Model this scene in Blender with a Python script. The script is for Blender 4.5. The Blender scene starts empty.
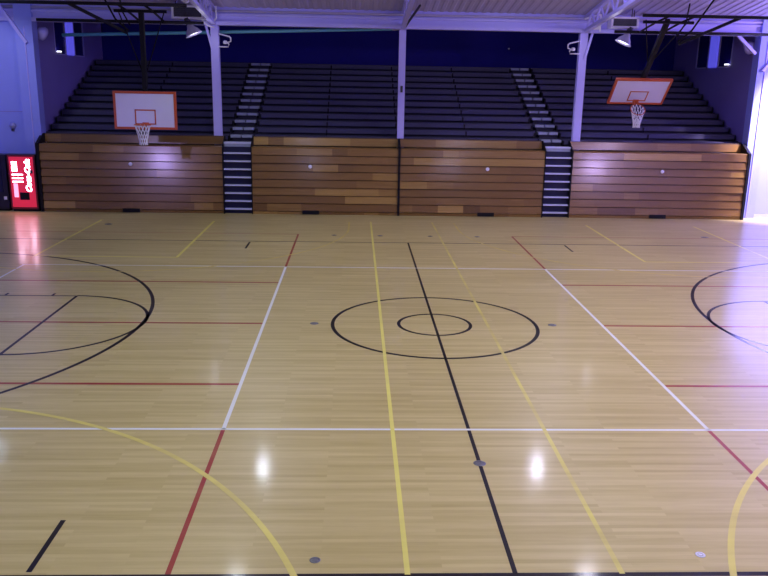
import bpy, math, random
from mathutils import Vector, Matrix
random.seed(7)
S = bpy.context.scene
COL = S.collection
PI = math.pi

# ------------------------------------------------------------------ materials
def new_mat(name):
    m = bpy.data.materials.new(name); m.use_nodes = True
    nt = m.node_tree
    return m, nt, nt.nodes['Principled BSDF']

def setp(b, **k):
    names = dict(col='Base Color', rough='Roughness', metal='Metallic', spec='Specular IOR Level',
                 coat='Coat Weight', coat_rough='Coat Roughness', emit='Emission Color', estr='Emission Strength')
    for a, v in k.items():
        i = b.inputs[names[a]]
        i.default_value = (*v, 1.0) if isinstance(v, tuple) and len(v) == 3 else v

def paint(name, col, rough=.5, metal=0.0, var=.06, scale=6.0, bump=0.0, **k):
    """procedural paint: a flat tone with a faint cloudy variation"""
    m, nt, b = new_mat(name)
    setp(b, rough=rough, metal=metal, **k)
    tc = nt.nodes.new('ShaderNodeTexCoord'); n = nt.nodes.new('ShaderNodeTexNoise')
    n.inputs['Scale'].default_value = scale; n.inputs['Detail'].default_value = 3
    r = nt.nodes.new('ShaderNodeMix'); r.data_type = 'RGBA'
    r.inputs['A'].default_value = (*[c * (1 - var) for c in col], 1)
    r.inputs['B'].default_value = (*[min(1, c * (1 + var)) for c in col], 1)
    nt.links.new(tc.outputs['Object'], n.inputs['Vector'])
    nt.links.new(n.outputs['Fac'], r.inputs['Factor'])
    nt.links.new(r.outputs['Result'], b.inputs['Base Color'])
    if bump:
        bp = nt.nodes.new('ShaderNodeBump'); bp.inputs['Strength'].default_value = bump
        bp.inputs['Distance'].default_value = .01
        nt.links.new(n.outputs['Fac'], bp.inputs['Height']); nt.links.new(bp.outputs['Normal'], b.inputs['Normal'])
    return m

def glow(name, col, strength, base=(.8, .8, .8)):
    m, nt, b = new_mat(name)
    setp(b, col=base, rough=.4, emit=col, estr=strength)
    return m

def floor_nodes(nt):
    """narrow maple strips running left to right: returns the colour socket"""
    N, L = nt.nodes, nt.links
    tc = N.new('ShaderNodeTexCoord')
    br = N.new('ShaderNodeTexBrick'); br.offset = .37; br.squash = 1
    for i, v in (('Scale', 1), ('Mortar Size', .0012), ('Mortar Smooth', .3), ('Bias', 0), ('Brick Width', 1.7), ('Row Height', .057)):
        br.inputs[i].default_value = v
    br.inputs['Color1'].default_value = (0, 0, 0, 1); br.inputs['Color2'].default_value = (1, 1, 1, 1)
    br.inputs['Mortar'].default_value = (.3, .3, .3, 1)
    L.new(tc.outputs['Object'], br.inputs['Vector'])
    mp = N.new('ShaderNodeMapping'); mp.inputs['Scale'].default_value = (.55, 9, 1)
    L.new(tc.outputs['Object'], mp.inputs['Vector'])
    n1 = N.new('ShaderNodeTexNoise'); n1.inputs['Scale'].default_value = 1.6; n1.inputs['Detail'].default_value = 4
    n1.inputs['Roughness'].default_value = .65
    L.new(mp.outputs['Vector'], n1.inputs['Vector'])
    n2 = N.new('ShaderNodeTexNoise'); n2.inputs['Scale'].default_value = .35; n2.inputs['Detail'].default_value = 2
    L.new(tc.outputs['Object'], n2.inputs['Vector'])
    a = N.new('ShaderNodeMix'); a.data_type = 'FLOAT'; a.inputs['Factor'].default_value = .68
    L.new(br.outputs['Color'], a.inputs['A']); L.new(n1.outputs['Fac'], a.inputs['B'])
    r = N.new('ShaderNodeValToRGB')
    e = r.color_ramp.elements
    e[0].position = .15; e[0].color = (*FLOOR_LO, 1)
    e[1].position = .85; e[1].color = (*FLOOR_HI, 1)
    L.new(a.outputs['Result'], r.inputs['Fac'])
    h = N.new('ShaderNodeMix'); h.data_type = 'RGBA'; h.blend_type = 'MULTIPLY'; h.inputs['Factor'].default_value = .35
    rr = N.new('ShaderNodeValToRGB'); rr.color_ramp.elements[0].position = .35; rr.color_ramp.elements[1].position = .65
    rr.color_ramp.elements[0].color = (.86, .84, .78, 1); rr.color_ramp.elements[1].color = (1, 1, 1, 1)
    L.new(n2.outputs['Fac'], rr.inputs['Fac'])
    L.new(r.outputs['Color'], h.inputs['A']); L.new(rr.outputs['Color'], h.inputs['B'])
    return h.outputs['Result'], n1, tc

FLOOR_LO = (.46, .365, .122); FLOOR_HI = (.70, .59, .265)
def gloss(b):
    setp(b, rough=.36, spec=.30, coat=.26, coat_rough=.115)

def mat_floor():
    m, nt, b = new_mat('maple_strip_floor'); gloss(b)
    c, n1, tc = floor_nodes(nt)
    nt.links.new(c, b.inputs['Base Color'])
    bp = nt.nodes.new('ShaderNodeBump'); bp.inputs['Strength'].default_value = .05; bp.inputs['Distance'].default_value = .004
    nt.links.new(n1.outputs['Fac'], bp.inputs['Height']); nt.links.new(bp.outputs['Normal'], b.inputs['Normal'])
    return m

def mat_line(name, col, wear):
    """court paint; worn so the wood grain comes through in scuffed patches"""
    m, nt, b = new_mat(name); gloss(b); setp(b, spec=.12)
    c, n1, tc = floor_nodes(nt)
    n = nt.nodes.new('ShaderNodeTexNoise'); n.inputs['Scale'].default_value = 1.3; n.inputs['Detail'].default_value = 5
    nt.links.new(tc.outputs['Object'], n.inputs['Vector'])
    mr = nt.nodes.new('ShaderNodeMapRange'); mr.inputs['From Min'].default_value = .3; mr.inputs['From Max'].default_value = .7
    mr.inputs['To Min'].default_value = wear * .3; mr.inputs['To Max'].default_value = min(1, wear * 1.7)
    nt.links.new(n.outputs['Fac'], mr.inputs['Value'])
    x = nt.nodes.new('ShaderNodeMix'); x.data_type = 'RGBA'
    x.inputs['A'].default_value = (*col, 1)
    nt.links.new(mr.outputs['Result'], x.inputs['Factor']); nt.links.new(c, x.inputs['B'])
    nt.links.new(x.outputs['Result'], b.inputs['Base Color'])
    return m

def mat_boards():
    """bleacher timber: tone per board from the 'tone' attribute, grain along the length"""
    m, nt, b = new_mat('varnished_bleacher_wood'); setp(b, rough=.32, spec=.3, coat=.5, coat_rough=.15)
    N, L = nt.nodes, nt.links
    at = N.new('ShaderNodeAttribute'); at.attribute_name = 'tone'
    tc = N.new('ShaderNodeTexCoord'); mp = N.new('ShaderNodeMapping'); mp.inputs['Scale'].default_value = (.8, 14, 14)
    n = N.new('ShaderNodeTexNoise'); n.inputs['Scale'].default_value = 2; n.inputs['Detail'].default_value = 4
    L.new(tc.outputs['Object'], mp.inputs['Vector']); L.new(mp.outputs['Vector'], n.inputs['Vector'])
    a = N.new('ShaderNodeMix'); a.data_type = 'FLOAT'; a.inputs['Factor'].default_value = .3
    L.new(at.outputs['Fac'], a.inputs['A']); L.new(n.outputs['Fac'], a.inputs['B'])
    r = N.new('ShaderNodeValToRGB'); e = r.color_ramp.elements
    e[0].position = .1; e[0].color = (.125, .060, .016, 1); e[1].position = .95; e[1].color = (.50, .31, .080, 1)
    e2 = e.new(.5); e2.color = (.228, .120, .032, 1)
    L.new(a.outputs['Result'], r.inputs['Fac']); L.new(r.outputs['Color'], b.inputs['Base Color'])
    return m

M = dict(
    floor=mat_floor(),
    white_line=mat_line('white_court_paint', (.85, .88, .86), .12),
    yellow_line=mat_line('yellow_court_paint', (.88, .81, .18), .2),
    arc_yellow=mat_line('scuffed_yellow_court_paint', (.84, .75, .17), .40),
    half_yellow=mat_line('half_worn_yellow_court_paint', (.84, .76, .17), .58),
    faint_yellow=mat_line('worn_yellow_court_paint', (.82, .68, .12), .72),
    red_line=mat_line('red_court_paint', (.33, .010, .022), .12),
    faint_red=mat_line('worn_red_court_paint', (.34, .04, .05), .45),
    black_line=mat_line('black_court_paint', (.008, .007, .015), .02),
    wood=mat_boards(),
    wall=paint('lavender_wall_paint', (.30, .34, .93), .55, var=.03, scale=2, bump=.1),
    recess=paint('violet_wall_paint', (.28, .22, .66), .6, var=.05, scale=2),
    post=paint('pale_lilac_steel_paint', (.50, .46, .98), .4, var=.04),
    roof=paint('pale_roof_deck_paint', (.46, .41, .64), .55, var=.08, scale=1.5),
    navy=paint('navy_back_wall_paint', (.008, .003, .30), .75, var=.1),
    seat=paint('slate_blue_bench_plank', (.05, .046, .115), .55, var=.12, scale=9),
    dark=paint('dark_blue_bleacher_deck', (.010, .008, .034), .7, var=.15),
    black=paint('black_painted_steel', (.008, .007, .013), .6, var=.1, spec=.2),
    step=paint('grey_aisle_tread', (.34, .37, .52), .5, var=.1),
    nose=paint('white_step_nosing', (.62, .64, .92), .4, var=.03),
    well=paint('deep_blue_step_riser', (.004, .004, .05), .6, var=.1),
    board=paint('white_backboard', (.68, .64, .88), .3, var=.02),
    orange=paint('orange_backboard_paint', (.50, .085, .03), .4, var=.05),
    net=paint('white_net_cord', (.75, .74, .85), .7, var=.03),
    teal=paint('teal_pipe_paint', (.16, .52, .66), .4, var=.08),
    white=paint('white_metal', (.78, .76, .92), .35, var=.03),
    grille=paint('dark_grille', (.05, .045, .075), .5, var=.2, scale=20),
    glass=paint('dark_night_window_glass', (.016, .010, .20), .12, var=.1),
    metal=paint('brushed_floor_plate', (.24, .24, .25), .35, metal=.8, var=.1),
    bell=paint('grey_bell_metal', (.34, .34, .62), .35, metal=.3, var=.05),
    reflector=paint('spun_aluminium_reflector', (.55, .52, .75), .3, metal=.4, var=.05),
    cab=paint('dark_machine_cabinet', (.018, .012, .04), .35, var=.1),
    redcab=paint('dark_red_machine_trim', (.22, .015, .03), .35, var=.05),
    redpanel=glow('lit_red_panel', (1.0, .03, .12), .42, (.7, .03, .05)),
    whitelit=glow('lit_white_lettering', (1.0, .70, .95), 10.0),
    pinklit=glow('lit_pink_display', (1.0, .35, .60), 1.3),
    wallglow=glow('blue_wall_glow', (.10, .09, .80), .75, (.3, .3, .8)),  # emission stands in for blue light falling on the recess wall
    bulb=glow('lit_lamp_bulb', (.50, .62, 1.0), 5.0),
    smallbulb=glow('lit_lamp_glass', (.86, .86, 1.0), 3.0),
)

# ------------------------------------------------------------------ mesh helpers
class MB:
    def __init__(s): s.v = []; s.f = []; s.t = []; s.sm = []
    def quadmesh(s, vs, fs, tone=.5, smooth=False):
        o = len(s.v); s.v += [tuple(p) for p in vs]
        for f in fs: s.f.append([i + o for i in f]); s.t.append(tone); s.sm.append(smooth)
        return s
    def box(s, x0, x1, y0, y1, z0, z1, tone=.5, bev=0.0):
        if bev <= 0:
            vs = [(x, y, z) for z in (z0, z1) for y in (y0, y1) for x in (x0, x1)]
            return s.quadmesh(vs, [(0, 2, 3, 1), (4, 5, 7, 6), (0, 1, 5, 4), (2, 6, 7, 3), (0, 4, 6, 2), (1, 3, 7, 5)], tone)
        b = min(bev, .45 * min(x1 - x0, y1 - y0, z1 - z0))
        # profile in y,z with chamfered corners, swept in x
        pr = [(y0 + b, z0), (y1 - b, z0), (y1, z0 + b), (y1, z1 - b), (y1 - b, z1), (y0 + b, z1), (y0, z1 - b), (y0, z0 + b)]
        return s.sweepx(pr, x0, x1, tone)
    def sweepx(s, pr, x0, x1, tone=.5):
        n = len(pr)
        vs = [(x0, y, z) for y, z in pr] + [(x1, y, z) for y, z in pr]
        fs = [(i, i + n, (i + 1) % n + n, (i + 1) % n) for i in range(n)]
        fs += [tuple(range(n)), tuple(range(2 * n - 1, n - 1, -1))]
        return s.quadmesh(vs, fs, tone)
    def tube(s, pts, r, n=10, closed=False, r2=None):
        pts = [Vector(p) for p in pts]; m = len(pts)
        rings = []; up = None
        for i, p in enumerate(pts):
            a = pts[(i - 1) % m] if (i or closed) else p
            b = pts[(i + 1) % m] if (i < m - 1 or closed) else p
            d = (b - a).normalized()
            if up is None or abs(d.dot(up)) > .98:
                up = Vector((0, 0, 1)) if abs(d.z) < .9 else Vector((0, 1, 0))
            u = d.cross(up).normalized(); w = u.cross(d).normalized(); up = w
            rr = r if r2 is None else r + (r2 - r) * i / max(1, m - 1)
            rings.append([p + rr * (math.cos(t) * u + math.sin(t) * w) for t in (2 * PI * k / n for k in range(n))])
        vs = [q for R in rings for q in R]; fs = []
        for i in range(m if closed else m - 1):
            for k in range(n):
                fs.append((i * n + k, i * n + (k + 1) % n, ((i + 1) % m) * n + (k + 1) % n, ((i + 1) % m) * n + k))
        if not closed:
            fs += [tuple(range(n - 1, -1, -1)), tuple((m - 1) * n + k for k in range(n))]
        return s.quadmesh(vs, fs, smooth=False if n < 7 else True)
    def bar(s, a, b, w, h=None):
        """rectangular bar between two points"""
        h = h or w
        a, b = Vector(a), Vector(b); d = (b - a).normalized()
        up = Vector((0, 0, 1)) if abs(d.z) < .95 else Vector((0, 1, 0))
        u = d.cross(up).normalized() * w / 2; q = u.cross(d).normalized() * h / 2
        vs = [p + sx * u + sy * q for p in (a, b) for sx, sy in ((-1, -1), (1, -1), (1, 1), (-1, 1))]
        return s.quadmesh(vs, [(0, 1, 2, 3), (7, 6, 5, 4), (0, 4, 5, 1), (1, 5, 6, 2), (2, 6, 7, 3), (3, 7, 4, 0)])
    def lathe(s, pr, c=(0, 0, 0), n=24, mat=None):
        """profile [(r,z)] about z, then optional 3x3/4x4 matrix"""
        vs = []; fs = []; m = len(pr)
        for r, z in pr:
            for k in range(n):
                p = Vector((r * math.cos(2 * PI * k / n), r * math.sin(2 * PI * k / n), z))
                if mat: p = mat @ p
                vs.append(p + Vector(c))
        for i in range(m - 1):
            for k in range(n):
                fs.append((i * n + k, i * n + (k + 1) % n, (i + 1) * n + (k + 1) % n, (i + 1) * n + k))
        return s.quadmesh(vs, fs, smooth=True)
    def xform(s, mat):
        s.v = [tuple(mat @ Vector(p)) for p in s.v]; return s
    def build(s, name, mat, parent=None, loc=None):
        me = bpy.data.meshes.new(name); me.from_pydata(s.v, [], s.f)
        me.polygons.foreach_set('use_smooth', s.sm)
        if len(set(s.t)) > 1 or mat is M['wood']:
            a = me.attributes.new('tone', 'FLOAT', 'FACE'); a.data.foreach_set('value', s.t)
        me.materials.append(mat); me.update()
        o = bpy.data.objects.new(name, me); COL.objects.link(o)
        if parent: o.parent = parent
        if loc: o.location = loc
        return o

def tag(o, label, cat, group=None, kind=None):
    o['label'] = label; o['category'] = cat
    if group: o['group'] = group
    if kind: o['kind'] = kind
    return o
def thing(name, label, cat, loc=(0, 0, 0), group=None, rz=0):
    o = bpy.data.objects.new(name, None); COL.objects.link(o); o.location = loc; o.rotation_euler = (0, 0, rz)
    o.empty_display_size = .2
    return tag(o, label, cat, group)
def struct(o, label=None, cat=None):
    o['kind'] = 'structure'
    if label: o['label'] = label
    if cat: o['category'] = cat
    return o
def part(o, label):
    o['label'] = label; return o
def dup(t, loc, label, group=None):
    r = t.copy(); COL.objects.link(r); r.location = loc; r['label'] = label
    if group: r['group'] = group
    for ch in t.children:
        c = ch.copy(); COL.objects.link(c); c.parent = r
        for g in ch.children:
            d = g.copy(); COL.objects.link(d); d.parent = c
    return r

# ------------------------------------------------------------------ room dimensions
XW = 14.5            # end walls
YF = 11.90           # front of the folded bleachers
YO = 12.45           # plane of the far wall with the big opening
XO = 11.45           # half width of the opening
YB = 19.7            # back wall behind the upper seats
YN = -20.0
ZE = 6.28            # eave
SLOPE = .15
ORD = ['first', 'second', 'third', 'fourth', 'fifth', 'sixth', 'seventh', 'eighth', 'ninth', 'tenth', 'eleventh', 'twelfth']

# ------------------------------------------------------------------ floor and its markings
floor = struct(MB().box(-XW, XW, YN, YB, -.2, 0).build('floor', M['floor']),
               'glossy maple strip gym floor with painted court lines', 'floor')
LW = .05
def rect(x0, x1, y0, y1, z): return MB().quadmesh([(x0, y0, z), (x1, y0, z), (x1, y1, z), (x0, y1, z)], [(0, 1, 2, 3)])
def arcmesh(cx, cy, r, a0, a1, z, w=LW, n=96, tail=None):
    pts = []
    for i in range(n + 1):
        a = a0 + (a1 - a0) * i / n
        pts.append((cx + r * math.cos(a), cy + r * math.sin(a), math.cos(a), math.sin(a)))
    if tail: pts = [tail[0]] + pts + [tail[1]]
    vs = []
    for x, y, c, s in pts: vs += [(x - c * w / 2, y - s * w / 2, z), (x + c * w / 2, y + s * w / 2, z)]
    return MB().quadmesh(vs, [(2 * i, 2 * i + 1, 2 * i + 3, 2 * i + 2) for i in range(len(pts) - 1)])
def hline(name, mat, x0, x1, y, z, label, w=LW): return part(rect(x0, x1, y - w / 2, y + w / 2, z).build(name, M[mat], floor), label)
def vline(name, mat, x, y0, y1, z, label, w=LW): return part(rect(x - w / 2, x + w / 2, y0, y1, z).build(name, M[mat], floor), label)
ZR, ZK, ZW, ZY = .0006, .0010, .0014, .0018
# faint rear red line, red shuffle lines and red attack-line extensions
for sx, sd in ((-1, 'left'), (1, 'right')):
    vline('attack_line', 'red_line', sx * 3, 4.42, 8.5, ZR, f'red line running towards the bleachers, {sd} of centre')
    vline('attack_line', 'red_line', sx * 3, -7.4, -4.42, ZR, f'red line near the camera, {sd} of centre')
    vline('attack_line', 'white_line', sx * 3, -4.42, 4.42, ZW, f'white cross line {sd} of the centre circle')
    for y, nm in ((2.93, 'rear'), (-.02, 'middle'), (-2.93, 'front')):
        hline('red_cross_line', 'red_line', min(sx * 3, sx * 12.2), max(sx * 3, sx * 12.2), y, ZR, f'{nm} thin red line on the {sd} side', .07)
    hline('rear_red_line', 'red_line', min(sx * 3, sx * 11), max(sx * 3, sx * 11), 8.5, ZR, f'worn thin red line near the bleachers on the {sd}', .04)
    vline('volleyball_end_line', 'white_line', sx * 8.9, -4.42, 4.42, ZW, f'white end line on the {sd}', .045)
hline('volleyball_sideline', 'white_line', -8.95, 8.95, 4.42, ZW, 'white long line beyond the centre circle')
hline('volleyball_sideline', 'white_line', -12.2, 12.2, -4.42, ZW, 'white long line in front of the centre circle')
# main court, black
hline('sideline', 'black_line', -12.4, 12.4, 7.42, ZK, 'thin black far sideline', .055)
hline('sideline', 'black_line', -12.4, 12.4, -7.41, ZK, 'black near sideline at the bottom of the view', .06)
vline('center_line', 'black_line', 0, -7.4, 7.4, ZK, 'black line across the court through the centre circle', .045)
part(arcmesh(0, 0, 1.80, 0, 2 * PI, ZK, .065, 128).build('center_circle', M['black_line'], floor), 'large black centre circle')
part(arcmesh(0, 0, .635, 0, 2 * PI, ZK, .06, 96).build('jump_circle', M['black_line'], floor), 'small black circle inside the centre circle')
for sx, sd in ((-1, 'left'), (1, 'right')):
    b0 = PI / 2 if sx < 0 else PI / 2
    a = (PI / 2, -PI / 2) if sx < 0 else (PI / 2, 3 * PI / 2)
    cx = sx * 10.75
    part(arcmesh(cx, 0, 5.65, a[0], a[1], ZK, .068, 128, ((sx * 12.4, 5.65, 0, 1), (sx * 12.4, -5.65, 0, -1))).build('three_point_arc', M['black_line'], floor), f'black three-point arc on the {sd}')
    part(arcmesh(sx * 6.82, 0, 1.74, a[0], a[1], ZK, .06, 96).build('free_throw_circle', M['black_line'], floor), f'black half circle at the {sd} key')
    vline('free_throw_line', 'black_line', sx * 6.82, -1.72, 1.72, ZK, f'black free-throw line on the {sd}', .055)
    for y in (-1.72, 1.72):
        hline('lane_line', 'black_line', min(sx * 6.82, sx * 12.4), max(sx * 6.82, sx * 12.4), y, ZK, f'black lane line on the {sd}')
        for xx in (7.3, 8.2):
            vline('lane_mark', 'black_line', sx * xx, y + (.03 if y > 0 else -.18), y + (.18 if y > 0 else -.03), ZK, f'short black lane mark on the {sd}')
    for y in (6.88, -6.92):
        vline('coaching_box_mark', 'black_line', sx * 4.19, y - .42, y + .42, ZK, f'short black mark by the {"far" if y > 0 else "near"} sideline on the {sd}')
# cross courts, yellow
for sx, sd in ((-1, 'left'), (1, 'right')):
    vline('cross_court_sideline', 'yellow_line' if sx < 0 else 'half_yellow', sx * .94, -7.4, 10.7, ZY, f'yellow line {sd} of the centre line', .05)
    for x in (sx * 5.67, sx * 9.02):
        vline('cross_court_lane_line', 'yellow_line', x, 5.33, 10.5, ZY, f'yellow lane line in front of the {sd} hoop', .07)
        for y in (6.9, 7.8, 8.75):
            k = .16 if x > sx * 7.35 else -.16
            hline('cross_court_lane_mark', 'faint_yellow', min(x, x + k), max(x, x + k), y, ZY, f'short yellow lane mark on the {sd}', .06)
    hline('cross_court_free_throw_line', 'yellow_line', *sorted((sx * 5.645, sx * 9.045)), 5.33, ZY, f'yellow free-throw line on the {sd}', .06)
    part(arcmesh(sx * 7.35, -9.42, 5.79, .05, PI - .05, ZY, .06, 128).build('cross_court_arc', M['arc_yellow'], floor), f'large yellow arc near the camera on the {sd}')
    part(arcmesh(sx * 7.35, 9.5, 5.75, PI, 2 * PI, ZY, .055, 128, ((sx * 7.35 - 5.75, 10.6, -1, 0), (sx * 7.35 + 5.75, 10.6, 1, 0)) if True else None).build('cross_court_arc', M['faint_yellow'], floor), f'worn yellow arc near the bleachers on the {sd}')
# metal floor plates
def plate(x, y, r, label, m='metal'):
    t = tag(MB().lathe([(0, .004), (r * .8, .004), (r, .0025), (r, 0)], n=24).build('floor_plate', M[m], loc=(x, y, .0018)), label, 'floor plate', 'round metal floor plates')
    part(MB().tube([(math.cos(k * PI / 8) * r * .5, math.sin(k * PI / 8) * r * .5, .0042) for k in range(16)], r * .05, 5, closed=True).build('cover_ring', M['metal'], t), 'raised ring on the plate')
plate(0, -5.32, .07, 'round metal plate set in the black centre line near the camera')
plate(-1.75, -7.18, .048, 'dark round plate by the yellow line at the bottom of the view')
plate(1.75, -7.12, .045, 'pale round plate left of the large right yellow arc', 'white')
plate(-2.12, 0, .075, 'dark plate just left of the centre circle')
plate(2.10, 0, .075, 'dark plate just right of the centre circle')
plate(-2.0, 8.4, .075, 'plate by the bleachers, leftmost of the four in the middle')
plate(-.72, 8.4, .075, 'plate by the bleachers, just right of the left yellow line')
plate(.68, 8.4, .075, 'plate by the bleachers, just left of the right yellow line')
plate(2.0, 8.4, .075, 'plate by the bleachers, rightmost of the four in the middle')
plate(-8.6, 9.75, .11, 'plate in the left yellow key close to the bleachers')
plate(8.6, 8.7, .11, 'plate in the right yellow key close to the bleachers')

# ------------------------------------------------------------------ shell
for sx, sd in ((-1, 'left'), (1, 'right')):
    a, b = sorted((sx * XO, sx * XW))
    mb = MB().box(a, b, YO, YO + .25, 0, 6.9)
    w = struct(mb.build('wall_far_' + sd, M['wall']), f'pale lavender wall {sd} of the bleacher opening', 'wall')
    # courses scored into the paint
    mb = MB()
    for z in (3.05,): mb.box(a, b, YO - .006, YO, z, z + .02)
    part(mb.build('joint', M['recess'], w), 'thin dark horizontal joint')
    # corner pilaster
    a2, b2 = sorted((sx * 11.28, sx * 11.80))
    p = MB().box(a2, b2, YO - .16, YO + .25, 0, 6.3).build('wall_pilaster_' + sd, M['wall'])
    struct(p, f'pale pilaster at the {sd} edge of the bleacher opening', 'pilaster')
    a3 = sx * 11.52
    part(MB().tube([(a3, YO - .175, .02), (a3, YO - .175, 5.6)], .018, 6).build('conduit', M['post'], p), 'thin pale conduit')
    # end wall and recess side wall with a pair of clerestory windows
    a, b = sorted((sx * XW, sx * (XW + .25)))
    struct(MB().box(a, b, YN, YB, 0, 9.2).build('wall_' + sd, M['wall']), f'{sd} end wall of the gym', 'wall')
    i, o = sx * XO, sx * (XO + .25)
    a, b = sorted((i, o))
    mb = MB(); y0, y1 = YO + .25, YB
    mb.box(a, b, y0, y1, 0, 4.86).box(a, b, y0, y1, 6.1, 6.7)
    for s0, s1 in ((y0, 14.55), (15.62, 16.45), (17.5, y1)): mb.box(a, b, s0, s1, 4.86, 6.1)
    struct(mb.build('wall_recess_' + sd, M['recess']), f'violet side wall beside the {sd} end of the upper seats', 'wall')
    for k, (s0, s1) in enumerate(((14.55, 15.62), (16.45, 17.5))):
        a4, b4 = sorted((sx * (XO + .02), sx * (XO + .05)))
        wn = struct(MB().box(a4, b4, s0, s1, 4.86, 6.1).build(f'window_{k + 1 + (0 if sx < 0 else 2)}', M['glass']), f'dark clerestory window, {"front" if k == 0 else "rear"} one above the {sd} end of the seats', 'window')
        mb = MB(); a5, b5 = sorted((sx * (XO - .01), sx * (XO + .13))); f = .06
        mb.box(a5, b5, s0, s0 + f, 4.86, 6.1).box(a5, b5, s1 - f, s1, 4.86, 6.1).box(a5, b5, s0, s1, 4.86, 4.9).box(a5, b5, s0, s1, 6.05, 6.1)
        part(mb.build('window_frame', M['post'], wn), 'pale window frame')
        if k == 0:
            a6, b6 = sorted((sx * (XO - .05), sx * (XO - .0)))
            part(MB().box(a6, b6, s1 + .04, 16.3, 4.88, 6.0).build('added_glow_panel', M['wallglow'], wn), 'added glowing blue panel on the wall beside the window')  # added glowing panel: imitates the lit wall between the windows
    # knee braces at the corner frames
    # skirting
    a, b = sorted((sx * 11.8, sx * XW))
    struct(MB().box(a, b, YO - .03, YO, 0, .1).build('baseboard_' + sd, M['post']), f'pale skirting along the {sd} far wall', 'baseboard')
struct(MB().box(-XW - .25, XW + .25, YN - .25, YN, 0, 9.2).build('wall_near', M['wall']), 'wall behind the camera', 'wall')
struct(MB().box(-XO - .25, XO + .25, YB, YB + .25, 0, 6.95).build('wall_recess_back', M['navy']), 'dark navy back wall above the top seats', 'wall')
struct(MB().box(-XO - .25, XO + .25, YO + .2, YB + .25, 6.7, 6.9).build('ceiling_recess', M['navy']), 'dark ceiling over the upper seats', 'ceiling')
# eave beam over the opening: bright bottom flange, web, upper flange, dark ledge
mb = MB()
mb.box(-XW, XW, YO - .14, YO + .2, 5.76, 5.87)
mb.box(-XW, XW, YO - .02, YO + .08, 5.87, 6.04)
mb.box(-XW, XW, YO - .10, YO + .2, 6.04, 6.09)
mb.box(-XW, XW, YO - .02, YO + .2, 6.09, 6.9)
struct(mb.build('trim_1', M['post']), 'pale steel eave beam across the top of the bleacher opening', 'beam')
struct(MB().tube([(-XW, YO - .1, 6.17), (XW, YO - .1, 6.17)], .035, 8).build('trim_2', M['roof']), 'thin pipe run along the top of the eave beam', 'pipe')
# corrugated roof deck, ridge over the court centre
def roof_z(y): return ZE + SLOPE * (YO - abs(y)) 
mb = MB(); vs = []; fs = []; nx = 0
xs = []
x = -XW - .2
while x < XW + .2:
    xs += [(x, 0), (x + .10, 0), (x + .13, .022), (x + .23, .022)]; x += .26
for yy in (YO + .2, 0, -YO, YN - .2):
    for xx, dz in xs: vs.append((xx, yy, ZE + SLOPE * (YO - abs(yy)) + dz))
n = len(xs)
for j in range(3):
    for i in range(n - 1): fs.append((j * n + i, (j + 1) * n + i, (j + 1) * n + i + 1, j * n + i + 1))
mb.quadmesh(vs, fs)
struct(mb.build('ceiling', M['roof']), 'pale corrugated metal roof deck', 'ceiling')

# ------------------------------------------------------------------ posts and roof trusses
POSTX = ((-5.80, 'left'), (.02, 'middle'), (5.72, 'right'))
for x, sd in POSTX:
    t = thing('steel_post', f'{sd} pale lilac steel post standing behind the wooden bleacher fronts', 'post', (x * 1.005, YO + .25, 0), 'posts in front of the upper seats')
    mb = MB(); w = .125 if sd != 'middle' else .105
    mb.box(-w, w, -.10, -.075, 0, 5.76).box(-w, w, .075, .10, 0, 5.76).box(-.06, .06, -.08, .08, 0, 5.76)
    mb.build('shaft', M['post'], t)
    MB().box(-w - .05, w + .05, -.14, .14, 0, .03).build('base_plate', M['post'], t)
    if sd == 'middle':
        part(MB().box(-.035, .035, -.13, -.10, 3.85, 4.05).build('switch_box', M['grille'], t), 'small dark box on the post')
    else:
        s = -1 if sd == 'left' else 1
        MB().bar((s * .26, -.1, 5.78), (s * .06, -.1, 4.98), .07).build('knee_brace', M['post'], t)
        # bent pipe bracket on the inner side
        q = -s
        mb = MB().tube([(q * .12, -.12, 5.52), (q * .46, -.12, 5.44), (q * .50, -.12, 5.40), (q * .50, -.12, 5.30), (q * .40, -.12, 5.26)], .022, 8)
        mb.tube([(q * .40, -.12, 5.26), (q * .44, -.12, 5.20), (q * .42, -.12, 5.13), (q * .12, -.12, 5.13)], .022, 8)
        br = part(mb.build('pipe_bracket', M['white'], t), 'bent white pipe bracket')
        part(MB().lathe([(0, -.05), (.06, -.04), (.07, .02), (.04, .06), (0, .06)], (q * .33, -.12, 5.26), 14).build('insulator', M['white'], br), 'small white knob')
# lattice trusses running from each post up under the roof
for x, sd in POSTX:
    t = thing('roof_truss', f'pale lattice roof truss above the {sd} post', 'truss', (x, 0, 0), 'roof trusses over the court')
    def bz(y): return 5.80 + .11 * (YO - y)
    y0, y1 = YO - .05, 0
    mb = MB(); mb.bar((0, y0, bz(y0)), (0, y1, bz(y1)), .13, .10)
    mb.bar((0, -y0, bz(y0)), (0, y1, bz(y1)), .13, .10); mb.build('bottom_chord', M['post'], t)
    tz = lambda y: roof_z(y) - .06
    mb = MB(); mb.bar((0, y0, tz(y0)), (0, 0, tz(0)), .13, .10).bar((0, -y0, tz(y0)), (0, 0, tz(0)), .13, .10); mb.build('top_chord', M['post'], t)
    k = 0; yy = y0 - .1
    while yy > -y0 + 1:
        mb = MB().bar((0, yy, bz(abs(yy))), (0, yy - .45, tz(yy - .45)), .05).bar((0, yy - .45, tz(yy - .45)), (0, yy - .9, bz(abs(yy - .9))), .05)
        mb.build('web_bar', M['post'], t); yy -= .9
    if sd == 'middle':
        part(MB().bar((.04, YO - .12, 5.80), (.42, YO - 1.2, 6.36), .05).build('diagonal_tie', M['grille'], t), 'dark diagonal tie')
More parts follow.
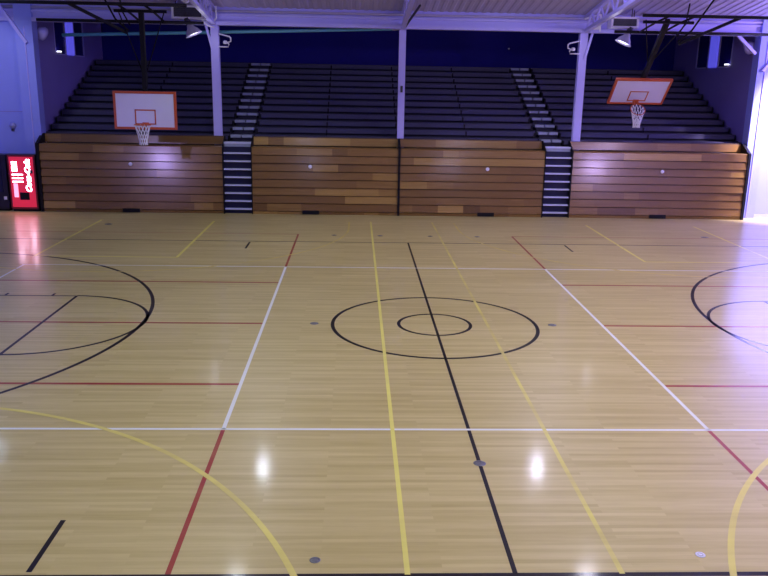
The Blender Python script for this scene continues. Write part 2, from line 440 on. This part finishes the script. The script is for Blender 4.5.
# corner knee braces
for args in ((-12.2, 6.22, -11.46, 5.12, 'left', 'thick pale diagonal brace beside the left corner of the opening'),
             (10.5, 5.76, 11.12, 5.22, 'right', 'pale diagonal brace inside the right corner of the opening'),
             (11.9, 5.28, 11.42, 4.70, 'right', 'grey diagonal brace on the right wall near the image edge')):
    x0, z0, x1, z1, sd, lb = args
    tag(MB().bar((x0, YO - .215, z0), (x1, YO - .215, z1), .09).build('knee_brace', M['post']), lb, 'brace', 'corner braces')

# ------------------------------------------------------------------ folded wooden bleachers
ZT = 2.12; NR = 8; PH = ZT / NR
def planks(mb, x0, x1, y0, y1, z0, z1, bev=.012, lean=0):
    x = x0; first = True
    while x < x1 - .01:
        L = random.choice((.5, .9, 1.3, 1.7, 2.2, 2.6)) * random.uniform(.8, 1.2)
        if first: L *= random.uniform(.4, 1); first = False
        e = min(x1, x + L)
        if x1 - e < .3: e = x1
        tone = random.gauss(.42, .12)
        if random.random() < .12: tone += .35
        if lean:
            pr = [(y0, z0 + .006), (y0 + .004, z0), (y1, z0), (y1 + lean, z1), (y0 + lean + .006, z1), (y0 + lean, z1 - .008)]
            mb.sweepx(pr, x, e, max(.02, min(1, tone)))
        else: mb.box(x, e, y0, y1, z0, z1, max(.02, min(1, tone)), bev)
        x = e
SEC = ((-11.25, -5.60, 'leftmost'), (-4.68, -.07, 'left middle'), (0.0, 4.60, 'right middle'), (5.50, 11.16, 'rightmost'))
DOTS = (-8.46, -2.85, 2.78, 8.42); NOT = (-8.52, -2.84, 2.79, 8.41)
for si, (x0, x1, nm) in enumerate(SEC):
    xc = (x0 + x1) / 2
    lbs = ('folded wooden bleacher front at far left, beside the red vending machine', 'folded wooden bleacher front between the left steps and middle seam',
           'folded wooden bleacher front between the middle seam and right steps', 'folded wooden bleacher front at far right, beside the bright wall')
    t = thing('bleacher_section', lbs[si], 'bleachers', (xc, YF, 0), 'folded wooden bleacher sections')
    a, b = x0 - xc, x1 - xc
    MB().box(a + .03, b - .03, .105, .52, .10, ZT - .05).build('folded_frame', M['dark'], t)['label'] = 'dark folded steel frame behind the boards'
    for k in range(NR):
        z = .10 + k * (ZT - .10) / NR; h = (ZT - .10) / NR
        off = .008 * (k % 3)
        mb = MB(); planks(mb, a, b, off, off + .03, z + .008, z + h - .008, lean=.038)
        mb.build('riser_board', M['wood'], t)
    mb = MB(); planks(mb, a, b, .03, .07, .0, .095); part(mb.build('kick_board', M['wood'], t), 'low board at floor level')
    mb = MB(); planks(mb, a, b, .04, .5, ZT - .04, ZT); part(mb.build('seat_board', M['wood'], t), 'flat top seat board')
    mb = MB(); planks(mb, a, b, .56, .60, ZT + .02, 2.405, lean=.042); part(mb.build('upper_board', M['wood'], t), 'set-back upper board')
    MB().box(a, b, .60, .64, 2.30, 2.40).build('deck_board', M['dark'], t)
    mb = MB()
    for e, s in ((a, -1), (b, 1)):
        outer = (si == 0 and s < 0) or (si == 3 and s > 0)
        w = .09 if outer else .03
        lo, hi = sorted((e, e + s * w))
        if si == 1 and s > 0: lo, hi = e, e + .035
        if si == 2 and s < 0: lo, hi = e - .035, e
        pr = [(-.02, .0), (.62, .0), (.62, 2.41), (.50, 2.41), (-.02, ZT + .01)]
        MB().sweepx(pr, lo, hi).build('end_panel', M['black'], t)['label'] = 'black end panel'
    part(MB().lathe([(0, .012), (.045, .012), (.06, 0)], (0, 0, 0), 20, Matrix.Rotation(PI / 2, 3, 'X')).build('lock_plate', M['white'], t, (DOTS[si] - xc, -.002, 1.53)), 'small white lock plate')
    n = NOT[si] - xc
    mb = MB().box(n - .27, n + .27, -.012, .02, .015, .135)
    part(mb.build('wheel_slot', M['black'], t), 'black slot at floor level')

# folded steps in the two aisles
AIS = ((-5.57, -4.71, 'left'), (4.635, 5.465, 'right'))
for x0, x1, sd in AIS:
    t = thing('folded_steps', f'dark blue folded aisle steps with white edges on the {sd}', 'steps', ((x0 + x1) / 2, YF, 0), 'folded aisle steps')
    w = (x1 - x0) / 2
    MB().box(-w, w, .16, .55, 0, 2.1).build('riser_back', M['well'], t)
    for k in range(8):
        z = .17 + .252 * k
        MB().box(-w + .01, w - .01, .02, .20, z - .045, z, bev=.008).build('nosing', M['nose'], t)['label'] = 'white step edge'
    MB().box(-w + .01, w - .01, .24, .34, 1.97, 2.19).build('grey_riser', M['step'], t)
    part(MB().box(-w, w, .22, .50, 2.19, 2.245, bev=.008).build('top_nosing', M['nose'], t), 'white top step edge')
    MB().box(-w, w, .50, .92, 2.05, 2.23).build('landing', M['dark'], t)

# ------------------------------------------------------------------ upper fixed seating
Y0, Z0, RUN, RISE, NROW = 12.86, 2.43, .50, .215, 12
mb = MB()
pr = [(Y0 - .01, 0)]
z = Z0 - .20
for i in range(NROW):
    pr += [(Y0 - .01 if i == 0 else Y0 + .22 + RUN * (i - 1) + .2, z + RISE * i)]
    pr += [(Y0 + .22 + RUN * i + .2, z + RISE * i)]
pr += [(Y0 + .42 + RUN * (NROW - 1), z + RISE * NROW), (YB, z + RISE * NROW), (YB, 0)]
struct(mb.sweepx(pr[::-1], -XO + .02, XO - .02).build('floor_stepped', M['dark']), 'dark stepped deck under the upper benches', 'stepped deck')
BLK = ((-11.38, -5.50, 2, 'left of the left aisle'), (-4.70, 4.56, 4, 'between the two aisles'), (5.37, 11.38, 2, 'right of the right aisle'))
for x0, x1, npl, where in BLK:
    L = (x1 - x0) / npl; xc = (x0 + x1) / 2
    proto = None
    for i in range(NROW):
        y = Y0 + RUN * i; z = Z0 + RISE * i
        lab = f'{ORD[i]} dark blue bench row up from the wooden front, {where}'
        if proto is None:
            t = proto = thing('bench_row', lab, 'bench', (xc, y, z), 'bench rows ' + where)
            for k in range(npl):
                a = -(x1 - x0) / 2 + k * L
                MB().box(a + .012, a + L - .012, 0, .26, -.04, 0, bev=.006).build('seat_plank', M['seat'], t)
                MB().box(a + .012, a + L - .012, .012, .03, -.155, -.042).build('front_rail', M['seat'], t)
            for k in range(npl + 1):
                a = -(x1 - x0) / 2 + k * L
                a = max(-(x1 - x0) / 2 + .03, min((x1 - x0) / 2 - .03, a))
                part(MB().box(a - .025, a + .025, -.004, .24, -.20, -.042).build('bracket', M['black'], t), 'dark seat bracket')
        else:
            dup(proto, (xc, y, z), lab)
# grey treads of the upper aisles: two short treads side by side on every row
for x0, x1, x0b, x1b, sd in ((-5.47, -4.78, -5.45, -4.73, 'left'), (4.67, 5.33, 4.57, 5.25, 'right')):
    t = thing('aisle_stairs', f'pale grey aisle treads climbing through the upper seats on the {sd}', 'stairs', (0, 0, 0), 'upper aisle stairs')
    for i in range(NROW):
        f = i / (NROW - 1); a = x0 + (x0b - x0) * f; b = x1 + (x1b - x1) * f
        y = Y0 + RUN * i; z = Z0 + RISE * i; m = (a + b) / 2
        MB().box(a, m - .02, y - .01, y + .34, z - .10, z - .01, bev=.01).box(m + .02, b, y - .01, y + .34, z - .10, z - .01, bev=.01) \
            .build('tread', M['step'], t)
        MB().box(a + .05, b - .05, y + .05, y + .3, z - .20, z - .10).build('tread_support', M['dark'], t)

# teal pipe crossing the recess under the beam
t = thing('overhead_pipe', 'long teal pipe slung across the dark recess left of the middle post', 'pipe', (0, 0, 0))
p0, p1 = Vector((-10.72, 13.25, 5.42)), Vector((-.30, 13.1, 5.80))
MB().tube([p0, p1], .055, 10).build('pipe', M['teal'], t)
for f in (.12, .38, .70, .93):
    q = p0.lerp(p1, f); MB().tube([q, (q.x, q.y, 6.72)], .012, 6).build('hanger_rod', M['black'], t)
part(MB().tube([p1, p1 + Vector((.28, .0, .03))], .06, 10).build('end_fitting', M['white'], t), 'white end fitting')

# ------------------------------------------------------------------ hoops
def hoop(x, ang, label, sd):
    pv = Vector((x + .0, 9.95, 5.92))
    t = thing('basketball_hoop', label, 'basketball hoop', (x, 9.95, 0), 'ceiling-hung basketball hoops')
    R = Matrix.Translation(Vector((0, 0, 5.92))) @ Matrix.Rotation(ang, 4, 'X') @ Matrix.Translation(Vector((0, 0, -5.92)))
    # local frame: board face at y=-.05
    bw, z0, z1 = .865, 2.74, 3.765
    bb = part(MB().box(-bw, bw, -.05, 0, z0, z1, bev=.012).xform(R).build('backboard', M['board'], t), 'white backboard')
    f = .05
    mb = MB().box(-bw - .015, bw + .015, -.062, .012, z0 - .015, z0 + f).box(-bw - .015, bw + .015, -.062, .012, z1 - f, z1 + .015)
    mb.box(-bw - .015, -bw + f, -.062, .012, z0 + f, z1 - f).box(bw - f, bw + .015, -.062, .012, z0 + f, z1 - f)
    part(mb.xform(R).build('border', M['orange'], bb), 'orange border')
    q, w, b0 = .295, .035, 2.86; b1 = b0 + .42
    mb = MB().box(-q, q, -.056, -.048, b0, b0 + w).box(-q, q, -.056, -.048, b1 - w, b1).box(-q, -q + w, -.056, -.048, b0, b1).box(q - w, q, -.056, -.048, b0, b1)
    part(mb.xform(R).build('target_square', M['orange'], bb), 'orange target rectangle')
    rz = 2.87; rc = Vector((0, -.05 - .15 - .225, rz))
    mb = MB().tube([rc + Vector((.225 * math.cos(k * PI / 18), .225 * math.sin(k * PI / 18), 0)) for k in range(36)], .012, 8, closed=True)
    mb.bar((-.06, -.21, rz), (-.06, -.05, rz), .03, .02).bar((.06, -.21, rz), (.06, -.05, rz), .03, .02).box(-.09, .09, -.075, -.05, rz - .10, rz + .05)
    rim = part(mb.xform(R).build('rim', M['orange'], t), 'orange rim')
    # net hangs straight down from the rim even when the frame is swung up
    ring = [R @ (rc + Vector((.225 * math.cos(k * PI / 6), .225 * math.sin(k * PI / 6), 0))) for k in range(12)]
    cen = sum(ring, Vector()) / 12
    mb = MB(); lv = 5; H = .56
    pts = []
    for j in range(lv + 1):
        f = j / lv; row = []
        for k in range(12):
            a = ring[k]
            if j % 2: a = (ring[k] + ring[(k + 1) % 12]) / 2
            d = a - cen; s = 1 - .52 * min(1, f * 1.25) ** .8
            flat = Vector((d.x, d.y, d.z * (1 - f)))
            row.append(cen + Vector((flat.x * s, flat.y * s, flat.z - H * f)))
        pts.append(row)
    for j in range(lv):
        for k in range(12):
            k2 = (k - 1) % 12 if j % 2 == 0 else (k + 1) % 12
            for kk in (k, k2): mb.tube([pts[j][k], pts[j + 1][kk]], .011, 4)
    part(mb.build('net', M['net'], rim), 'white cord net')
    # mast and braces, black steel
    mast = part(MB().bar((0, .10, 5.92), (0, .10, 2.85), .13, .13).xform(R).build('mast', M['black'], t), 'black steel mast')
    MB().bar((-.75, .06, z0 + .12), (.75, .06, z0 + .12), .06).bar((-.75, .06, z1 - .12), (.75, .06, z1 - .12), .06).xform(R).build('board_frame', M['black'], t)
    s = 1 if x < 0 else -1
    for px, pz in ((s * .62, 5.90), (-s * .62, 5.90)):
        MB().tube([R @ Vector((px, .12, pz)), R @ Vector((px * .12, .14, 4.35))], .017, 8).build('mast_brace', M['black'], t)
    MB().bar((-.72, .02, 5.93), (.72, .02, 5.93), .09, .08).build('pivot_beam', M['black'], t)
    # ceiling-hung pipes
    l, r = (-11.5 - x, -5.92 - x) if x < 0 else (6.30 - x, 11.45 - x)
    MB().tube([(l, -1.0, 6.02), (r, -1.0, 6.02)], .045, 8).build('ceiling_pipe', M['black'], t)
    l2 = l + (.75 if x < 0 else 0)
    MB().tube([(l2, 1.35, 5.74), (r, 1.35, 5.74)], .045, 8).build('ceiling_pipe', M['black'], t)
    for px in (-.35, .35):
        MB().tube([(px, -1.0, 6.02), (px, .02, 5.93), (px, 1.35, 5.74)], .03, 8).build('cross_pipe', M['black'], t)
    m = -1 if x < 0 else 1
    MB().bar((m * 1.62, -1.0, 6.02), (m * .45, .25, 5.36), .075).build('diagonal_brace', M['black'], t)
    MB().tube([(m * .86, -.9, 6.5), (m * .72, .1, 5.72), (m * .40, .2, 5.42)], .026, 8).build('cable_arm', M['black'], t)
    MB().tube([(m * .55, 0, 6.45), (m * .52, .05, 5.95), (m * .33, .15, 5.55)], .022, 8).build('cable_arm', M['black'], t)
    return t
hoop(-7.40, 0, 'basketball hoop hanging upright on the left, board facing the court', 'left')
hoop(7.40, math.radians(45), 'basketball hoop on the right, swung back with its board tilted', 'right')

# ------------------------------------------------------------------ ceiling boxes, conduits, lamps
for s, sd in ((-1, 'left'), (1, 'right')):
    xc = -6.42 if s < 0 else 6.66
    t = thing('ceiling_heater', f'white ceiling box with a dark grille beside the {sd} post', 'heater', (xc, 11.5, 5.86), 'ceiling boxes beside the posts')
    w, zt = (.47, .36) if s < 0 else (.42, .30)
    mb = MB().box(-w, w, 0, .4, 0, .06).box(-w, w, 0, .4, zt - .03, zt + .02).box(-w, -w + .06, 0, .4, .06, zt).box(w - .06, w, 0, .4, .06, zt).box(-w, w, .36, .4, 0, zt)
    mb.build('casing', M['white'], t)
    mb = MB().box(-w + .06, w - .06, .06, .08, .06, zt - .03)
    g = part(mb.build('grille', M['grille'], t), 'dark grille')
    for k in range(4):
        z = .09 + k * (zt - .12) / 4; MB().bar((-w + .07, .045, z), (w - .07, .045, z), .02, .012).build('louvre', M['grille'], g)
    for px in (-w + .1, w - .1): MB().tube([(px, .2, zt), (px, .2, roof_z(11.7) - 5.86)], .012, 6).build('hanger_rod', M['black'], t)
    # bright conduit loops at the truss
    c = thing('conduit_loop', f'bright white bent conduit hanging at the top of the {sd} post', 'conduit', (s * 5.93, 12.05, 5.84), 'conduits by the posts')
    if s < 0:
        MB().tube([(-.02, 0, .45), (-.02, 0, .12), (.05, 0, .04), (.20, 0, .04), (.26, 0, .10), (.26, 0, .45)], .03, 8).build('pipe', M['white'], c)
        MB().tube([(-.18, 0, .45), (-.16, .05, .0), (.0, .1, -.12), (.16, .2, -.16)], .025, 8).build('pipe', M['white'], c)
    else:
        MB().tube([(-.36, 0, .30), (.14, 0, .44), (.14, 0, -.06)], .028, 8).build('pipe', M['white'], c)
    MB().box(-.05, .12, .0, .1, .0, .16).build('junction_box', M['white'], c)

def dome(name, label, loc, tilt, sc, group, bulb):
    t = thing(name, label, 'lamp', loc, group)
    R = tilt.to_3x3()
    pr = [(.05, .30), (.08, .26), (.10, .20), (.17, .12), (.22, .02), (.235, 0), (.225, .0), (.16, .11), (.09, .19), (.0, .20)]
    MB().lathe([(r * sc, z * sc) for r, z in pr], n=24, mat=R).build('reflector', M['reflector'], t)
    part(MB().lathe([(0, .03 * sc), (.16 * sc, .035 * sc), (.185 * sc, .05 * sc)], n=24, mat=R).build('lens', M[bulb], t), 'lit white lens')
    MB().lathe([(0, .46 * sc), (.07 * sc, .46 * sc), (.08 * sc, .30 * sc), (0, .28 * sc)], n=14, mat=R).build('ballast', M['grille'], t)
    top = R @ Vector((0, 0, .46 * sc)); up = roof_z(loc[1]) - loc[2]
    MB().tube([top, (top.x, top.y, up)], .015, 6).build('hanger', M['grille'], t)
    return t
dome('flood_lamp', 'lit dome lamp hanging just left of the left post', (-6.26, 11.55, 5.42), Matrix.Rotation(math.radians(-24), 4, 'Y') @ Matrix.Identity(4), 1.1, 'dome lamps by the posts', 'smallbulb')
dome('flood_lamp', 'lit dome lamp hanging just right of the right post', (6.66, 11.55, 5.42), Matrix.Rotation(math.radians(24), 4, 'Y'), 1.1, 'dome lamps by the posts', 'smallbulb')
# caged lamp peeking in at the top
t = thing('caged_lamp', 'round lamp in a wire cage at the top edge, left of the left post', 'lamp', (-5.95, 9.0, 6.16))
part(MB().lathe([(0, -.02), (.12, .02), (.17, .10), (.10, .22), (0, .22)], n=20).build('globe', M['white'], t), 'pale globe')
for k in range(8):
    a = k * PI / 8
    MB().tube([(.24 * math.cos(a) * c, .24 * math.sin(a) * c, -.09 * (1 - abs(c)) + .12 * abs(c) ** 2) for c in (-1, -.7, -.35, 0, .35, .7, 1)], .008, 5).build('cage_wire', M['white'], t)
MB().tube([(.24 * math.cos(k * PI / 12), .24 * math.sin(k * PI / 12), .12) for k in range(24)], .012, 6, closed=True).build('cage_ring', M['white'], t)
MB().tube([(0, 0, .22), (0, 0, roof_z(9) - 6.16)], .02, 8).build('stem', M['grille'], t)
# floods in the recess corners and small lights on the window sills
for s, sd in ((-1, 'left'), (1, 'right')):
    t = thing('corner_floodlight', f'pale round floodlight in the {sd} top corner of the recess', 'lamp', (s * 11.12, 13.0, 5.38), 'recess corner floodlights')
    R = Matrix.Rotation(math.radians(60) * s, 3, 'Y') @ Matrix.Rotation(.5, 3, 'X')
    MB().lathe([(0, .0), (.13, .0), (.20, .05), (.22, .14), (.14, .28), (.06, .34), (0, .34)], n=20, mat=R).build('housing', M['post'], t)
    MB().tube([(0, 0, .1), (s * .2, 0, .2), (s * .36, 0, .2)], .03, 8).build('arm', M['post'], t)
    t = thing('sill_light', f'tiny bright light on the {sd} recess wall below the windows', 'lamp', (s * (XO - .06), 14.75, 4.92), 'small recess wall lights')
    MB().box(-.05, .05, -.10, .10, -.05, .02).build('case', M['white'], t)
    part(MB().box(-.045, .045, -.09, .09, .02, .06).build('lamp_lens', M['smallbulb'], t), 'lit lens')
tag(MB().lathe([(0, -.03), (.035, -.02), (.035, .03), (0, .03)], n=12).build('wall_sensor', M['white'], loc=(4.68, YB - .05, 5.55)), 'tiny pale sensor on the dark back wall', 'sensor')

# high-bay lamps over the court
LAMPS = []
for j, y in enumerate((7.42, 2.2, -2.8, -8.2)):
    for i, x in enumerate((-11.85, -3.98, 3.90, 11.9)):
        z = 6.75 if j in (0, 3) else 6.85
        if j == 0: y = (8.55, 7.42, 7.42, 10.3)[i]; (x, z) = (13.2, 5.5) if i == 3 else (x, z)
        lb = ('leftmost', 'left middle', 'right middle', 'rightmost')[i] + ' high-bay lamp in the ' + ('row nearest the bleachers', 'row beyond the court centre', 'row before the court centre', 'row nearest the camera')[j]
        if j == 3 and i in (0, 3): x = -12.4 if i == 0 else 12.4
        dome('high_bay_lamp', lb, (x, y, z), Matrix.Identity(4), 1.15, 'high-bay lamps over the court', 'bulb')
        LAMPS.append((x, y, z, i, j))

# ------------------------------------------------------------------ left corner: vending machines, bell
t = thing('vending_machine', 'lit red drinks vending machine beside the left end of the bleachers', 'vending machine', (-11.82, 11.86, 0))
W, Hh = .42, 1.78
cab = part(MB().box(-W, W, .02, .37, .06, Hh, bev=.02).build('cabinet', M['cab'], t), 'dark cabinet')
MB().box(-W + .03, W - .03, .05, .36, 0, .06).build('plinth', M['black'], t)
mb = MB().box(-W + .005, -W + .05, 0, .03, .10, Hh - .02).box(W - .05, W - .005, 0, .03, .10, Hh - .02).box(-W + .05, W - .05, 0, .03, Hh - .07, Hh - .02).box(-W + .05, W - .05, 0, .03, .08, .14)
part(mb.build('door_trim', M['redcab'], t), 'dark red door trim')
fp = part(MB().box(-W + .05, W - .05, .005, .03, .14, Hh - .07).build('front_panel', M['redpanel'], t), 'lit red front panel')
def letter(txt, size, loc, rot, mat, parent, shear=0.25):
    cu = bpy.data.curves.new('lettering', 'FONT'); cu.body = txt; cu.size = size; cu.extrude = .002; cu.shear = shear
    cu.align_x = 'CENTER'; cu.align_y = 'CENTER'; cu.offset = .008
    o = bpy.data.objects.new('tmp', cu); COL.objects.link(o)
    bpy.context.view_layer.update()
    me = bpy.data.meshes.new_from_object(o.evaluated_get(bpy.context.evaluated_depsgraph_get()))
    bpy.data.objects.remove(o)
    me.materials.clear(); me.materials.append(mat)
    q = bpy.data.objects.new('lettering', me); COL.objects.link(q); q.parent = parent; q.location = loc; q.rotation_euler = rot
    return q
part(letter('Coca-Cola', .235, (.185, .002, 1.12), (PI / 2, -PI / 2, 0), M['whitelit'], fp), 'white script lettering running up the front')
part(MB().box(-.30, -.14, -.002, .006, 1.26, 1.56).build('selection_panel', M['whitelit'], fp), 'bright white selection panel')
for z in (1.14, 1.03, .92): part(MB().box(-.31, .02, -.002, .006, z, z + .035).build('light_strip', M['whitelit'], fp), 'bright white strip')
part(MB().box(-.29, -.16, -.002, .006, .45, .88).build('price_panel', M['pinklit'], fp), 'pinkish lit panel')
part(MB().box(-.12, .17, -.004, .006, .37, .60).build('delivery_slot', M['black'], fp), 'black delivery slot')
part(MB().box(.25, .33, -.006, .006, 1.2, 1.3).build('coin_slot', M['grille'], fp), 'dark coin slot')

t = thing('vending_machine', 'dark unlit vending machine cut off by the left edge of the view', 'vending machine', (-12.78, 11.92, 0))
part(MB().box(-.45, .45, .02, .52, .06, 1.76, bev=.02).build('cabinet', M['cab'], t), 'dark cabinet')
MB().box(-.42, .42, .05, .48, 0, .06).build('plinth', M['black'], t)
part(MB().box(-.40, .30, 0, .03, .6, 1.66).build('front_panel', M['well'], t), 'dark blue front panel')
part(MB().box(.31, .40, -.004, .03, .36, .46).build('coin_return', M['white'], t), 'small pale coin return')
t = thing('wall_bell', 'small round bell on the left wall above the vending machine', 'bell', (-12.2, YO, 2.62))
R = Matrix.Rotation(PI / 2, 3, 'X')
MB().lathe([(0, .075), (.05, .07), (.09, .04), (.105, 0), (0, 0)], n=24, mat=R).build('gong', M['bell'], t)
part(MB().box(-.04, .04, -.035, 0, -.16, -.09).build('striker_box', M['grille'], t), 'dark striker box')

# ------------------------------------------------------------------ lights
COLS = ((.60, .90, .66), (.86, .96, .86), (.96, .93, 1.0), (.95, .80, 1.0))
POW = (155, 440, 720, 1500)
ROW = (.46, .21, .55, .70)
UP_FILL = (.60, .60, 1.0)  # tint of the added bluish fill for ceiling and posts
for x, y, z, i, j in LAMPS:
    l = bpy.data.lights.new('high_bay_light', 'SPOT'); l.energy = POW[i] * ROW[j] * {(3, 0): 7.0, (0, 0): 3.4, (1, 0): 1.25, (2, 0): 1.05}.get((i, j), 1); l.color = COLS[i]; l.shadow_soft_size = .13
    if j == 3 and i in (0, 3): l.energy = 1700 if i == 0 else 1300; l.color = (.52, .38, 1.0); l.shadow_soft_size = .22
    aimed = j == 3 and i in (0, 3)
    l.spot_size = math.radians(105 if (i, j) == (3, 0) else 12 if aimed else 138); l.spot_blend = 1.0 if aimed else .45
    o = bpy.data.objects.new('high_bay_light', l); COL.objects.link(o); o.location = (x, y, z - .10)
    if aimed: o.rotation_euler = (Vector((-7.6 if i == 0 else 6.5, YF, 1.7)) - o.location).to_track_quat('-Z', 'Y').to_euler()
    if (i, j) == (0, 0): l.color = (.74, .74, 1.0); l.spot_size = 1.9; o.rotation_euler = (math.radians(34), 0, math.radians(32))
    if (i, j) == (3, 0): o.rotation_euler = (math.radians(48), 0, math.radians(-15))
    l = bpy.data.lights.new('ceiling_fill_light', 'POINT'); l.energy = POW[i] * ROW[j] * (.30 if i < 3 else .42); l.color = (.52, .66, .92) if i == 0 else UP_FILL if i < 3 else (.80, .58, 1.0); l.shadow_soft_size = .13  # added fill point below each lamp, brightens ceiling and posts
    o = bpy.data.objects.new('ceiling_fill_light', l); COL.objects.link(o); o.location = (x, y, z - .22)
for x, s in ((-6.12, 1), (6.52, -1)):
    l = bpy.data.lights.new('flood_light', 'POINT'); l.energy = 9; l.color = (.75, .72, 1.0); l.shadow_soft_size = .1
    o = bpy.data.objects.new('flood_light', l); COL.objects.link(o); o.location = (x + s * .12, 11.5, 5.30)
l = bpy.data.lights.new('vending_light', 'AREA'); l.shape = 'RECTANGLE'; l.size = .7; l.size_y = 1.5; l.energy = 6; l.color = (1, .25, .4)
o = bpy.data.objects.new('vending_light', l); COL.objects.link(o); o.location = (-11.82, 11.84, .95); o.rotation_euler = (-PI / 2, 0, 0)

w = bpy.data.worlds.new('night'); S.world = w; w.use_nodes = True
w.node_tree.nodes['Background'].inputs[0].default_value = (.01, .01, .04, 1); w.node_tree.nodes['Background'].inputs[1].default_value = .2

# ------------------------------------------------------------------ camera
cx, cy, cz, pit, yaw, rol, f = -1.42, -13.4316, 4.1079, .2514, .0383, .0182, 795.42
r0 = Vector((math.cos(yaw), -math.sin(yaw), 0))
fw = Vector((math.sin(yaw) * math.cos(pit), math.cos(yaw) * math.cos(pit), -math.sin(pit)))
u0 = Vector((math.sin(yaw) * math.sin(pit), math.cos(yaw) * math.sin(pit), math.cos(pit)))
rt = math.cos(rol) * r0 + math.sin(rol) * u0
up = math.cos(rol) * u0 - math.sin(rol) * r0
cam = bpy.data.cameras.new('camera'); cam.sensor_width = 36; cam.lens = f / 768 * 36; cam.clip_end = 200
co = bpy.data.objects.new('camera', cam); COL.objects.link(co)
Mx = Matrix((rt, up, -fw)).transposed().to_4x4(); Mx.translation = (cx, cy, cz); co.matrix_world = Mx
S.camera = co
S.view_settings.view_transform = 'Standard'; S.view_settings.look = 'None'
S.view_settings.exposure = -0.06; S.view_settings.gamma = 1; S.view_settings.use_curve_mapping = False
S.cycles.max_bounces = 6
S.cycles.sample_clamp_indirect = 6
